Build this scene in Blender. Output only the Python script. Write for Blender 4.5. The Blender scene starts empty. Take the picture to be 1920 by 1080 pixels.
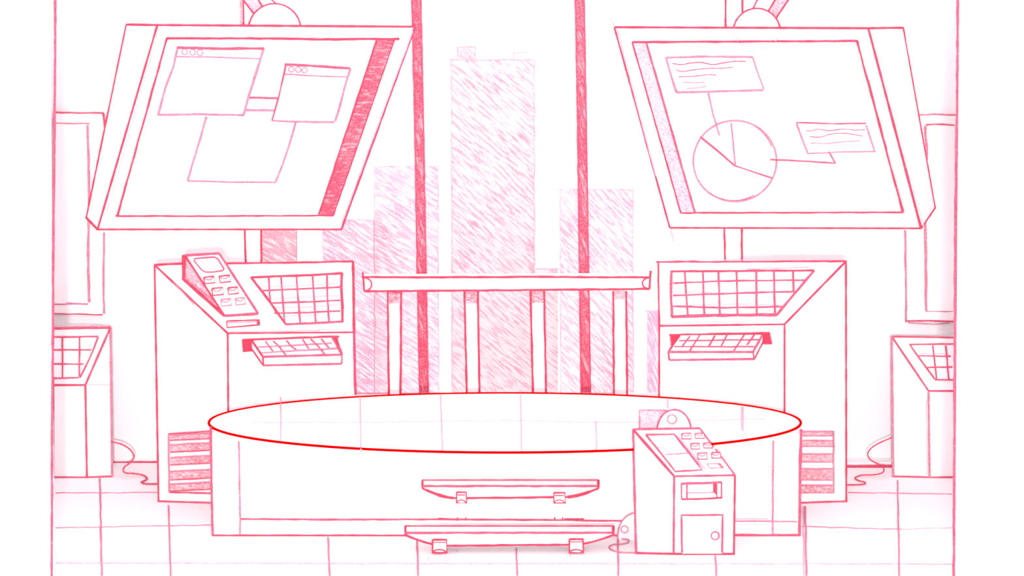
import bpy, math, random
from mathutils import Vector as V
random.seed(7)
S = bpy.context.scene
COL = S.collection

# ------------------------------------------------------------------ camera
PITCH = math.radians(15); D = 100.0; FPX = 28000.0; PM = FPX / D      # 280 px per metre at the room
TGT = V((0, 0, 1.213))
FW = V((0, math.cos(PITCH), -math.sin(PITCH))); UP = V((0, math.sin(PITCH), math.cos(PITCH))); RT = V((1, 0, 0))
CAM = TGT - FW * D
cd = bpy.data.cameras.new('camera'); cam = bpy.data.objects.new('camera', cd); COL.objects.link(cam)
cam.location = CAM; cam.rotation_euler = (math.pi / 2 - PITCH, 0, 0)
cd.sensor_width = 36; cd.lens = FPX * 36 / 1920; cd.clip_start = 1; cd.clip_end = 20000
S.camera = cam

def ray(x, y): return RT * ((x - 960) / FPX) + UP * ((540 - y) / FPX) + FW
def PD(x, y, d): return CAM + ray(x, y) * d                        # a point at view distance d
def PY(x, y, Y): r = ray(x, y); return CAM + r * ((Y - CAM.y) / r.y)   # on the upright plane at depth Y
def PZ(x, y, Z=0.0): r = ray(x, y); return CAM + r * ((Z - CAM.z) / r.z)  # on a level plane
class Plane:
    def __init__(s, a, b, c):
        s.p = a; n = (b - a).cross(c - a).normalized()
        s.n = n if n.dot(CAM - a) > 0 else -n
    def __call__(s, x, y, off=0.0):
        r = ray(x, y); t = (s.p + s.n * off - CAM).dot(s.n) / r.dot(s.n); return CAM + r * t
def upright(Y): return Plane(V((0, Y, 0)), V((1, Y, 0)), V((0, Y, 1)))
def level(Z): return Plane(V((0, 0, Z)), V((1, 0, Z)), V((0, 1, Z)))

# ------------------------------------------------------------------ materials
def base(name):
    m = bpy.data.materials.new(name); m.use_nodes = True; nt = m.node_tree; nt.nodes.clear()
    out = nt.nodes.new('ShaderNodeOutputMaterial'); d = nt.nodes.new('ShaderNodeBsdfDiffuse')
    nt.links.new(d.outputs[0], out.inputs[0]); return m, nt, d
def s2l(c): return tuple(((x / 255) / 12.92 if x / 255 <= .04045 else ((x / 255 + .055) / 1.055) ** 2.4) for x in c) + (1,)
PAPER = (0.93, 0.93, 0.93, 1); EXPO = 1.45; SHEET = (.72, .70, .71, 1)      # light falling on an open surface: pencil colours are true at that level
def dye(rgb, e=None): e = e or EXPO; c = s2l(rgb); return (min(1, c[0] * 1.15 / e), c[1] / e, c[2] / e, 1)
def ramp(nt, src, a, b):
    r = nt.nodes.new('ShaderNodeMapRange'); r.clamp = True
    r.inputs['From Min'].default_value = a; r.inputs['From Max'].default_value = b
    nt.links.new(src, r.inputs['Value']); return r.outputs[0]
def noise(nt, vec, scale, detail=2, rough=.6):
    n = nt.nodes.new('ShaderNodeTexNoise'); n.inputs['Scale'].default_value = scale
    n.inputs['Detail'].default_value = detail; n.inputs['Roughness'].default_value = rough
    nt.links.new(vec, n.inputs['Vector']); return n.outputs[0]
def mix(nt, fac, a, b):
    m = nt.nodes.new('ShaderNodeMix'); m.data_type = 'RGBA'
    nt.links.new(fac, m.inputs[0])
    for v, i in ((a, 6), (b, 7)):
        if isinstance(v, tuple): m.inputs[i].default_value = v
        else: nt.links.new(v, m.inputs[i])
    return m.outputs[2]
def mul(nt, a, b):
    m = nt.nodes.new('ShaderNodeMath'); m.operation = 'MULTIPLY'
    nt.links.new(a, m.inputs[0])
    if isinstance(b, float): m.inputs[1].default_value = b
    else: nt.links.new(b, m.inputs[1])
    return m.outputs[0]

def paper(name, tint=(0.93, 0.93, 0.93)):
    m, nt, d = base(name)
    tc = nt.nodes.new('ShaderNodeTexCoord')
    f = ramp(nt, noise(nt, tc.outputs['Object'], 60), .3, .7)
    nt.links.new(mix(nt, f, tuple(tint) + (1,), tuple(min(1, t + .015) for t in tint) + (1,)), d.inputs[0]); return m
def pencil(name, rgb, dens, scale=130, soft=.12, rgb2=None):
    m, nt, d = base(name)
    tc = nt.nodes.new('ShaderNodeTexCoord')
    n = noise(nt, tc.outputs['Object'], scale, 3, .75)
    t = .62 - .34 * dens
    f = ramp(nt, n, t - soft, t + soft)
    n2 = ramp(nt, noise(nt, tc.outputs['Object'], scale * .06, 2), .35, .65)
    c = mix(nt, n2, dye(rgb), dye(rgb2 or rgb))
    nt.links.new(mix(nt, f, SHEET, c), d.inputs[0]); return m
def hatch(name, rgb, angle, dens=.5, per_m=1.0, stretch=7, lo=.0, expo=None):
    # pencil strokes: noise stretched along a direction in the face's own XZ plane
    m, nt, d = base(name)
    tc = nt.nodes.new('ShaderNodeTexCoord')
    rt = nt.nodes.new('ShaderNodeMapping'); rt.inputs['Rotation'].default_value = (0, math.radians(-angle if angle >= 0 else -angle), 0)
    nt.links.new(tc.outputs['Object'], rt.inputs['Vector'])
    mp = nt.nodes.new('ShaderNodeMapping'); mp.inputs['Scale'].default_value = (1 / stretch, 1 / stretch, 1)
    nt.links.new(rt.outputs[0], mp.inputs['Vector'])
    s = noise(nt, mp.outputs[0], (60 if expo else 62) * per_m, 3, .65)
    t = (.617 if expo else .585) - .17 * dens
    f1 = ramp(nt, s, t - (.045 if expo else .07), t + (.08 if expo else .10))
    g = ramp(nt, noise(nt, tc.outputs['Object'], 150 * per_m, 2, .7), .38, .58)
    big = ramp(nt, noise(nt, tc.outputs['Object'], 3.2 * per_m, 2, .5), .25, .7)
    gg = nt.nodes.new('ShaderNodeMath'); gg.operation = 'MULTIPLY_ADD'
    nt.links.new(g, gg.inputs[0]); gg.inputs[1].default_value = .65; gg.inputs[2].default_value = .35
    bb = nt.nodes.new('ShaderNodeMath'); bb.operation = 'MULTIPLY_ADD'
    nt.links.new(big, bb.inputs[0]); bb.inputs[1].default_value = .5; bb.inputs[2].default_value = .5
    f = mul(nt, mul(nt, f1, gg.outputs[0]), bb.outputs[0])
    ad = nt.nodes.new('ShaderNodeMath'); ad.operation = 'ADD'; ad.use_clamp = True
    nt.links.new(f, ad.inputs[0]); ad.inputs[1].default_value = lo
    nt.links.new(mix(nt, ad.outputs[0], (.64, .64, .63, 1) if expo else SHEET, dye(rgb, expo)), d.inputs[0]); return m

WHITE = paper('white_painted_surface')
RED = pencil('red_pencil_line', (240, 82, 106), 1.0, 150, .14, (234, 90, 124))
MID = pencil('pink_red_pencil_line', (238, 110, 142), .9, 170, .14, (236, 96, 128))
PINK = pencil('pink_pencil_line', (240, 148, 182), .68, 190, .12, (236, 128, 160))
PALE = pencil('pale_pencil_line', (244, 185, 214), .45, 200, .1)
GHOST = pencil('ghost_pencil_line', (248, 205, 226), .32, 210, .1)
INK = pencil('bright_red_ink_line', (255, 0, 0), 1.9, 60, .05)
INK.node_tree.nodes['Mix'].inputs[6].default_value = INK.node_tree.nodes['Mix'].inputs[7].default_value = (.98, 0, 0, 1)
OUTL = pencil('far_pencil_outline', (240, 178, 208), .8, 14, .12)
OUTL.node_tree.nodes['Mix'].inputs[6].default_value = (.57, .56, .565, 1)
FILL = hatch('dense_red_hatching', (241, 96, 124), 8, 1.1, 1.0, 5, .45)
FILLV = hatch('dense_red_upright_hatching', (241, 96, 124), 75, 1.2, 1.0, 9, .42)
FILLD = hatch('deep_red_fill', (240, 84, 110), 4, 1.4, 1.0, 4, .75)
SIDE = hatch('speckled_side_hatching', (238, 130, 160), 60, .75, 1.6, 1.6, .08)
DOTS = hatch('speckled_pink_fill', (240, 150, 190), 10, .55, 1.8, 1.8, .06)
TOPF = hatch('short_stroke_fill', (238, 100, 130), 5, .85, 1.5, 2.5, .1)
TONE = {'r': RED, 'm': MID, 'p': PINK, 'l': PALE, 'g': GHOST, 'i': INK, 'o': OUTL}

def glass():
    m = bpy.data.materials.new('clear_window_glass'); m.use_nodes = True; nt = m.node_tree; nt.nodes.clear()
    out = nt.nodes.new('ShaderNodeOutputMaterial'); t = nt.nodes.new('ShaderNodeBsdfTransparent')
    g = nt.nodes.new('ShaderNodeBsdfGlossy'); g.inputs['Roughness'].default_value = .05
    mx = nt.nodes.new('ShaderNodeMixShader'); mx.inputs[0].default_value = .015
    nt.links.new(t.outputs[0], mx.inputs[1]); nt.links.new(g.outputs[0], mx.inputs[2]); nt.links.new(mx.outputs[0], out.inputs[0])
    return m
GLASS = glass()

# ------------------------------------------------------------------ mesh builder
class MB:
    def __init__(s, k=1.0): s.v = []; s.f = []; s.mi = []; s.mats = []; s.k = k
    def m(s, mat):
        if mat not in s.mats: s.mats.append(mat)
        return s.mats.index(mat)
    def face(s, idx, mat): s.f.append(idx); s.mi.append(s.m(mat))
    def loft(s, A, B, mat, matA=None, sides=None):
        """closed solid between polygon A (front) and polygon B (back)"""
        n = len(A); o = len(s.v); s.v += [V(a) for a in A] + [V(b) for b in B]
        s.face(list(range(o, o + n)), matA or mat); s.face(list(range(o + 2 * n - 1, o + n - 1, -1)), mat)
        for i in range(n):
            j = (i + 1) % n
            s.face([o + j, o + i, o + n + i, o + n + j], (sides or {}).get(i, mat))
    def box(s, a, b, mat):
        x0, x1 = sorted((a[0], b[0])); y0, y1 = sorted((a[1], b[1])); z0, z1 = sorted((a[2], b[2]))
        s.loft([(x0, y0, z0), (x1, y0, z0), (x1, y0, z1), (x0, y0, z1)], [(x0, y1, z0), (x1, y1, z0), (x1, y1, z1), (x0, y1, z1)], mat)
    def slab(s, px, plane, t, mat, sink=.004, side=None):
        """a plate of thickness t standing proud of a plane; outline given as seen"""
        A = [plane(x, y, t) for x, y in px]
        B = [a - plane.n * (t + sink) for a in A]
        s.loft(A, B, side or mat, mat)
    def tube(s, pts, r, mat, seg=6, closed=False, caps=True):
        pts = [V(p) for p in pts]; n = len(pts)
        if n < 2: return
        o = len(s.v); rr = r if isinstance(r, (list, tuple)) else [r] * n
        up = None
        for i, p in enumerate(pts):
            if closed: t = pts[(i + 1) % n] - pts[i - 1]
            else: t = pts[min(i + 1, n - 1)] - pts[max(i - 1, 0)]
            t.normalize()
            if up is None:
                up = V((0, 0, 1)) if abs(t.z) < .9 else V((0, 1, 0))
            a = t.cross(up)
            if a.length < 1e-4: up = V((0, 1, 0)) if abs(t.y) < .9 else V((1, 0, 0)); a = t.cross(up)
            a.normalize(); b = a.cross(t).normalized(); up = b
            for k in range(seg):
                an = 2 * math.pi * k / seg
                s.v.append(p + (a * math.cos(an) + b * math.sin(an)) * rr[i])
        for i in range(n if closed else n - 1):
            j = (i + 1) % n
            for k in range(seg):
                l = (k + 1) % seg
                s.face([o + i * seg + k, o + i * seg + l, o + j * seg + l, o + j * seg + k], mat)
        if not closed and caps:
            s.face([o + k for k in range(seg)][::-1], mat); s.face([o + (n - 1) * seg + k for k in range(seg)], mat)
    def ln(s, px, plane, w=3.6, t='r', closed=False, off=0.0, wob=.35, ends=True):
        """pencil line on a plane through picked points, slightly uneven like the drawn ones"""
        P = list(px) + ([px[0]] if closed else [])
        out = []; rad = []
        for (x0, y0), (x1, y1) in zip(P[:-1], P[1:]):
            L = math.hypot(x1 - x0, y1 - y0); n = max(1, int(L / 14))
            for i in range(n):
                u = i / n; j = wob if i else 0
                out.append((x0 + (x1 - x0) * u + random.uniform(-j, j), y0 + (y1 - y0) * u + random.uniform(-j, j)))
        out.append(P[-1])
        rad = [w * 1.1 / 2 / PM * s.k * random.uniform(.78, 1.12) for _ in out]
        s.tube([plane(x, y, off) for x, y in out], rad, TONE[t], 6)
    def ln3(s, pts, w=3.6, t='r'):
        out = []
        for a, b in zip(pts[:-1], pts[1:]):
            n = max(1, int((b - a).length * PM / 14 / s.k))
            out += [a.lerp(b, i / n) for i in range(n)]
        out.append(pts[-1])
        s.tube(out, [w * 1.1 / 2 / PM * s.k * random.uniform(.8, 1.12) for _ in out], TONE[t], 6)
    def arc(s, cx, cy, rx, ry, a0, a1, plane, w=3.4, t='r', off=0.0, n=28):
        pts = [(cx + rx * math.cos(math.radians(a0 + (a1 - a0) * i / n)), cy - ry * math.sin(math.radians(a0 + (a1 - a0) * i / n))) for i in range(n + 1)]
        s.tube([plane(x, y, off) for x, y in pts], [w / 2 / PM * s.k * random.uniform(.85, 1.1) for _ in pts], TONE[t], 6)
    def build(s, name, parent=None, org=None, smooth=False):
        if parent is not None:
            o0 = V((0, 0, 0)); p = parent
            while p: o0 += p.location; p = p.parent
        else: o0 = V(org) if org is not None else V((0, 0, 0))
        me = bpy.data.meshes.new(name)
        me.from_pydata([tuple(v - o0) for v in s.v], [], s.f)
        for m in s.mats: me.materials.append(m)
        for p, i in zip(me.polygons, s.mi): p.material_index = i; p.use_smooth = smooth
        me.validate(); me.update()
        import bmesh
        bm = bmesh.new(); bm.from_mesh(me); bmesh.ops.recalc_face_normals(bm, faces=bm.faces); bm.to_mesh(me); bm.free()
        ob = bpy.data.objects.new(name, me); COL.objects.link(ob)
        if parent is not None: ob.parent = parent
        else: ob.location = o0
        return ob
def tag(o, label=None, cat=None, group=None, kind=None):
    for k, v in (('label', label), ('category', cat), ('group', group), ('kind', kind)):
        if v: o[k] = v
    return o
def thing(name, loc, label, cat, group=None):
    o = bpy.data.objects.new(name, None); COL.objects.link(o); o.location = loc; o.empty_display_size = .1
    return tag(o, label, cat, group)
def quad_line(mb, q, pl, w, t, off=0.0, close=True): mb.ln(q, pl, w, t, closed=close, off=off)

# ------------------------------------------------------------------ the setting
WH = 4.4; YF = -3.25
XL0, XL1 = PY(101, 900, 0).x, PY(101, 1080, YF).x
XR0, XR1 = PY(1792, 900, 0).x, PY(1792, 1080, YF).x
# floor with its tile joints
f = MB(); FL = level(0)
f.loft([(XL1 - .02, YF - .2, 0), (XR1 + .02, YF - .2, 0), (XR0 + .02, .05, 0), (XL0 - .02, .05, 0)],
       [(XL1 - .02, YF - .2, -.12), (XR1 + .02, YF - .2, -.12), (XR0 + .02, .05, -.12), (XL0 - .02, .05, -.12)], WHITE)
for a, b, w, t in (((104, 925), (296, 924), 3.2, 'p'), ((1590, 924), (1785, 927), 3.2, 'p'), ((104, 990), (398, 985), 3.2, 'p'),
                   ((1503, 988), (1690, 993), 3.2, 'p'), ((1690, 993), (1785, 990), 2.6, 'l'), ((104, 1056), (1785, 1058), 3.0, 'l'), ((104, 1057.5), (1785, 1059), 1.6, 'l'),
                   ((187, 893), (191, 1080), 3.8, 'p'), ((316, 948), (320, 1080), 3.8, 'p'), ((615, 1008), (618.5, 1080), 3.4, 'p'),
                   ((782, 1012), (784, 1080), 3.6, 'p'), ((968, 1028), (970, 1080), 3.6, 'p'), ((1159, 1000), (1159, 1080), 3.6, 'p'),
                   ((1341, 1042), (1343, 1080), 3.6, 'p'), ((1510, 950), (1512, 1080), 4.0, 'p'), ((1506, 950), (1507, 1080), 3.0, 'l'),
                   ((1683, 901), (1686, 1080), 3.2, 'p')):
    f.ln([a, b] if abs(a[0] - b[0]) < 60 or True else [], FL, w, t, wob=.6)
f.arc(822, 1048, 20, 6, 0, 350, FL, 2, 'g'); f.arc(838, 1034, 20, 5, -120, 90, FL, 2, 'g'); f.arc(1085, 1042, 16, 4, 150, 330, FL, 2, 'g')
tag(f.build('floor'), 'white floor with wide pink tile joints running to the window wall', 'floor', kind='structure')
# side walls, seen end on
for nm, xa, xb, sg, px in (('wall_left', XL0, XL1, -1, (101, 98)), ('wall_right', XR0, XR1, 1, (1794, 1787))):
    w = MB(); T = .8
    w.loft([(xb, YF, -.12), (xb + sg * T, YF, -.12), (xb + sg * T, YF, WH), (xb, YF, WH)],
           [(xa, .12, -.12), (xa + sg * T, .12, -.12), (xa + sg * T, .12, WH), (xa, .12, WH)], WHITE)
    pl = upright(YF)
    if sg < 0: pts = [(103.5, -20), (103, 120), (101.5, 300), (100, 420), (99, 600), (97.5, 800), (97, 1000), (96.5, 1090)]
    else: pts = [(1796, -20), (1794.5, 200), (1791, 420), (1790, 700), (1789, 900), (1788, 1090)]
    w.ln(pts, pl, 4.4, 'm', wob=.5); w.ln([(x + 1, y) for x, y in pts], pl, 2.6, 'r', wob=.5)
    tag(w.build(nm), 'end of the white %s side wall with one red edge line' % nm[5:], 'wall', kind='structure')
# back wall around the window opening
BW = upright(0)
ox0, ox1 = PY(476, 500, 0).x, PY(1374, 500, 0).x; sz = PY(960, 738, 0).z
for nm, a, b in (('wall_back_left', (XL0 - .1, 0, -.1), (ox0, .12, WH)), ('wall_back_right', (ox1, 0, -.1), (XR0 + .1, .12, WH)), ('wall_back_lower', (ox0, 0, -.1), (ox1, .02, sz))):
    w = MB(); w.box(a, b, WHITE)
    if 'lower' in nm:
        w.ln([(665, 737), (790, 737.5), (900, 738)], BW, 2.6, 'p'); w.ln([(900, 738), (1165, 737)], BW, 2, 'l')
    if nm == 'wall_back_left': w.ln([(205, 866.8), (294, 866.8)], upright(-.006), 4.2, 'r')
    tag(w.build(nm), {'wall_back_left': 'white back wall left of the tall window', 'wall_back_right': 'white back wall right of the tall window', 'wall_back_lower': 'low white wall under the tall window'}[nm], 'wall', kind='structure')
w = MB(); yb_ = PZ(1630, 876).y; w.box((PY(1560, 876, yb_).x, yb_, 0), (PY(1789, 876, yb_).x, 0, .035), WHITE)
pb = upright(yb_ - .004); w.ln([(1587, 875.5), (1620, 875), (1672, 873.5)], pb, 5.4, 'r')
w.ln([(1587, 872.5), (1640, 872), (1660, 871)], pb, 2.4, 'p')
tag(w.build('baseboard_right'), 'white baseboard with a thick red lower line on the right', 'baseboard', kind='structure')

# tall window: mullions, panes, sill
root = thing('window_1', (0, .05, sz), 'tall window in the back wall with two red hatched mullions', 'window'); root['kind'] = 'structure'
for (a, b) in (((771, 788), (787, 803)), ((1079, 1095), (1090, 1107))):
    m = MB(); zt = -330; zb = 739; a = (a[0] - 6, a[1] - 6)
    m.slab([(a[0], zt), (a[1], zt), (b[1], zb), (b[0], zb)], upright(.03), .03, FILLV)
    pl = upright(0)
    m.ln([(a[0], zt), ((a[0] + b[0]) / 2 + 1, 205), (b[0], zb)], pl, 3.6, 'm'); m.ln([(a[1], zt), ((a[1] + b[1]) / 2 + 1, 205), (b[1], zb)], pl, 3.2, 'm')
    o = m.build('mullion', root)
g0 = PY(779, 360, .05).x; g1 = PY(1092, 360, .05).x
for xa, xb in ((ox0, g0), (g0, g1), (g1, ox1)):
    m = MB(); m.box((xa + .002, .062, sz), (xb - .002, .068, WH), GLASS); m.build('pane', root)
# framed windows at both sides
def side_window(nm, outer, inner, lines, label, loc):
    r = thing(nm, loc, label, 'window'); r['kind'] = 'structure'
    m = MB(); m.slab(outer, BW, .025, WHITE)
    pl = upright(-.025)
    for a in lines: m.ln(a[0], pl, a[1], a[2], wob=.6)
    m.build('window_frame', r)
    m = MB(); m.slab(inner, upright(-.025), .004, WHITE, side=MID); m.build('pane', r)
side_window('window_2', [(101, 211), (195, 213), (195, 590), (100, 588)], [(101, 231), (163, 232), (167, 569), (100, 569)],
    [([(101, 210.5), (150, 212), (195, 212)], 3, 'm'), ([(194, 213), (197, 250)], 4, 'm'), ([(195, 436), (194, 500), (195, 588)], 3.6, 'p'),
     ([(98, 588), (192, 590)], 2.6, 'm'), ([(98, 231), (168, 232)], 3.2, 'p'), ([(164, 235), (166, 300), (167, 370), (165, 480), (167, 566)], 5.5, 'p'),
     ([(164.5, 235), (166.5, 330)], 2.6, 'm'), ([(100, 570), (165, 569)], 3.2, 'p'), ([(123, 567), (164, 570)], 3.4, 'p')],
    'plain framed window on the left end of the back wall', PY(150, 588, 0))
side_window('window_3', [(1697, 215), (1792, 215), (1792, 602), (1698, 602)], [(1735, 234), (1790, 234), (1790, 583), (1737, 583)],
    [([(1722, 215.5), (1752, 214), (1792, 215.5)], 3, 'p'), ([(1697, 432), (1698, 500), (1699, 603)], 3.8, 'p'), ([(1697, 602), (1740, 601), (1790, 602.5)], 3.6, 'm'),
     ([(1703, 605), (1755, 608), (1780, 606)], 1.8, 'p'), ([(1735, 236), (1738, 290), (1735, 420), (1736, 500), (1737, 583)], 5.5, 'p'),
     ([(1736, 234), (1765, 233), (1790, 235)], 3.6, 'm'), ([(1736, 583.5), (1789, 583)], 2.6, 'p')],
    'plain framed window on the right end of the back wall', PY(1750, 602, 0))

# ------------------------------------------------------------------ city beyond the window
def block(nm, x0, x1, yt, dist, ang, dens, label, col=(238, 145, 185), edges='lrt', lo=.0, roof=()):
    k = (D + dist) / D
    Yd = dist
    a = PY(x0, 760, Yd); b = PY(x1, 760, Yd); top = PY(x0, yt, Yd).z; bot = a.z - 6 * k
    mat = hatch('facade_hatching_%d' % x0, col, ang, dens, 1 / k, 8, lo, 1.8)
    m = MB(k); dep = .35 * k
    # roof slopes back and down, so the block stays a slab of one outline
    m.loft([(a.x, Yd, bot), (b.x, Yd, bot), (b.x, Yd, top), (a.x, Yd, top)],
           [(a.x, Yd + dep, bot), (b.x, Yd + dep, bot), (b.x, Yd + dep, top - dep * .3), (a.x, Yd + dep, top - dep * .3)], mat)
    pl = upright(Yd)
    if 't' in edges: m.ln([(x0 - 4, yt), (x1 + 3, yt)], pl, 2.2, 'o', wob=1)
    if 'l' in edges: m.ln([(x0, yt), (x0 + 2, 742)], pl, 1.8, 'o', wob=1)
    if 'r' in edges: m.ln([(x1, yt), (x1 + 1, 742)], pl, 2.2, 'o', wob=1)
    r = thing(nm, V(((a.x + b.x) / 2, Yd, bot)), label, 'building', 'hatched buildings seen through the tall window')
    m.build('facade', r)
    for (rx0, rx1, ry0, circ) in roof:
        h = MB(k); A = [PY(x, y, Yd) for x, y in ((rx0, yt + 1), (rx1, yt + 1), (rx1, ry0), (rx0, ry0))]
        h.loft(A, [p + V((0, dep * .5, 0)) - V((0, 0, dep * .2)) for p in A], mat if circ else WHITE)
        h.ln([(rx0, ry0 + 1), (rx1, ry0), (rx1 + 1, yt), (rx0 + 1, yt), (rx0, ry0)], pl, 3, 'o', wob=.8)
        if circ: h.arc((rx0 + rx1) / 2, (ry0 + yt) / 2, 9, 8, 0, 350, pl, 1.6, 'o'); h.arc((rx0 + rx1) / 2, (ry0 + yt) / 2, 3, 3, 0, 350, pl, 1.8, 'o')
        h.build('rooftop_box', r)
    return r
block('office_tower', 846, 1002, 112, 712, 42, .6, 'tallest pink hatched tower with two small boxes on its roof', roof=((857, 891, 88, 1), (963, 990, 98, 0)), col=(238, 148, 190))
block('office_building', 702, 822, 311, 700, 33, .85, 'hatched building behind the left window mullion', col=(240, 156, 200))
block('office_building', 605, 701, 411, 698, 36, 1.0, 'hatched building stepping down left of the mullion block, beside the left screen', col=(238, 145, 185), edges='lt', lo=.08)
block('office_building', 470, 557, 400, 702, 33, 1.1, 'darkest hatched building between the left pole and a white gap', col=(238, 140, 165), edges='', lo=.16)
block('office_building', 1050, 1187, 355, 704, 48, .75, 'hatched building behind the right window mullion', col=(238, 148, 190))
block('office_building', 1003.5, 1046, 504, 706, 40, .5, 'low hatched building in the gap right of the tallest tower', col=(240, 156, 196), edges='t')
block('office_building', 1214, 1248, 583, 700, 70, 1.0, 'small dense pink building beside the right console edge', col=(240, 155, 198), edges='t', lo=.15)

# ------------------------------------------------------------------ railing
YR = -.35; RP = upright(YR)
r = thing('railing', PZ(950, 893), 'white railing with a long handrail in front of the tall window', 'railing')
m = MB()
m.slab([(680, 519), (1219, 517), (1218, 542), (684, 546)], RP, .035, WHITE, sink=.035)
pl = upright(YR - .035)
m.ln([(678, 519.5), (800, 520), (1000, 519), (1219, 520)], pl, 4.2, 'r'); m.ln([(684, 546), (800, 545), (1000, 543.5), (1218, 541.5)], pl, 4.4, 'r')
m.ln([(680, 510), (681, 519), (683, 547)], pl, 3.4, 'r'); m.ln([(1220, 508), (1219, 520), (1218, 542)], pl, 4, 'r')
m.arc(682, 533, 15, 12.5, -84, 84, pl, 3.8, 'm'); m.arc(1218, 531, 13.5, 10.5, 96, 264, pl, 3.4, 'r')
m.build('handrail', r)
for x0, x1, x2, x3, yh in ((727, 752, 729, 751, 569), (871, 896, 875, 899, 569), (995, 1020, 999, 1024, 568), (1150, 1174, 1151, 1176, 561)):
    m = MB(); yb = 893
    m.slab([(x0, 544), (x1, 544), (x3, yb), (x2, yb)], RP, .02, WHITE, sink=.03)
    pb = upright(YR - .02)
    m.slab([(x0 + 1, 545), (x1 - 1, 545), (x1 - .5, yh), (x0 + 1.5, yh)], pb, .002, TOPF)
    m.ln([(x0, 546), (x2, 740), (x2, 800)], pb, 4, 'r'); m.ln([(x1, 546), (x3, 740), (x3, 800)], pb, 4, 'r')
    m.build('baluster', r)

# ------------------------------------------------------------------ consoles
def prism_console(A, B, C, Dp, E, F, back=.4):
    pass
BTN = []
def button(parent, pl, q, t='r', w=3.0, off=.0, nm='button'):
    m = MB(); m.slab(q, pl, .012 + off, WHITE)
    o = .012 + off
    m.ln(q, pl, w, t, closed=True, off=o)
    (x0, y0), (x1, y1), (x2, y2), (x3, y3) = q
    cy = (y0 + y1) / 2 + (y2 - y1) * .45
    m.ln([(x0 + 2, y0 + 2), ((x0 * 2 + x1) / 3, cy), ((x0 + 2 * x1) / 3, cy), (x1 - 2, y1 + 2)], pl, w * .6, 'm', off=o)
    return m.build(nm, parent)

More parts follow.
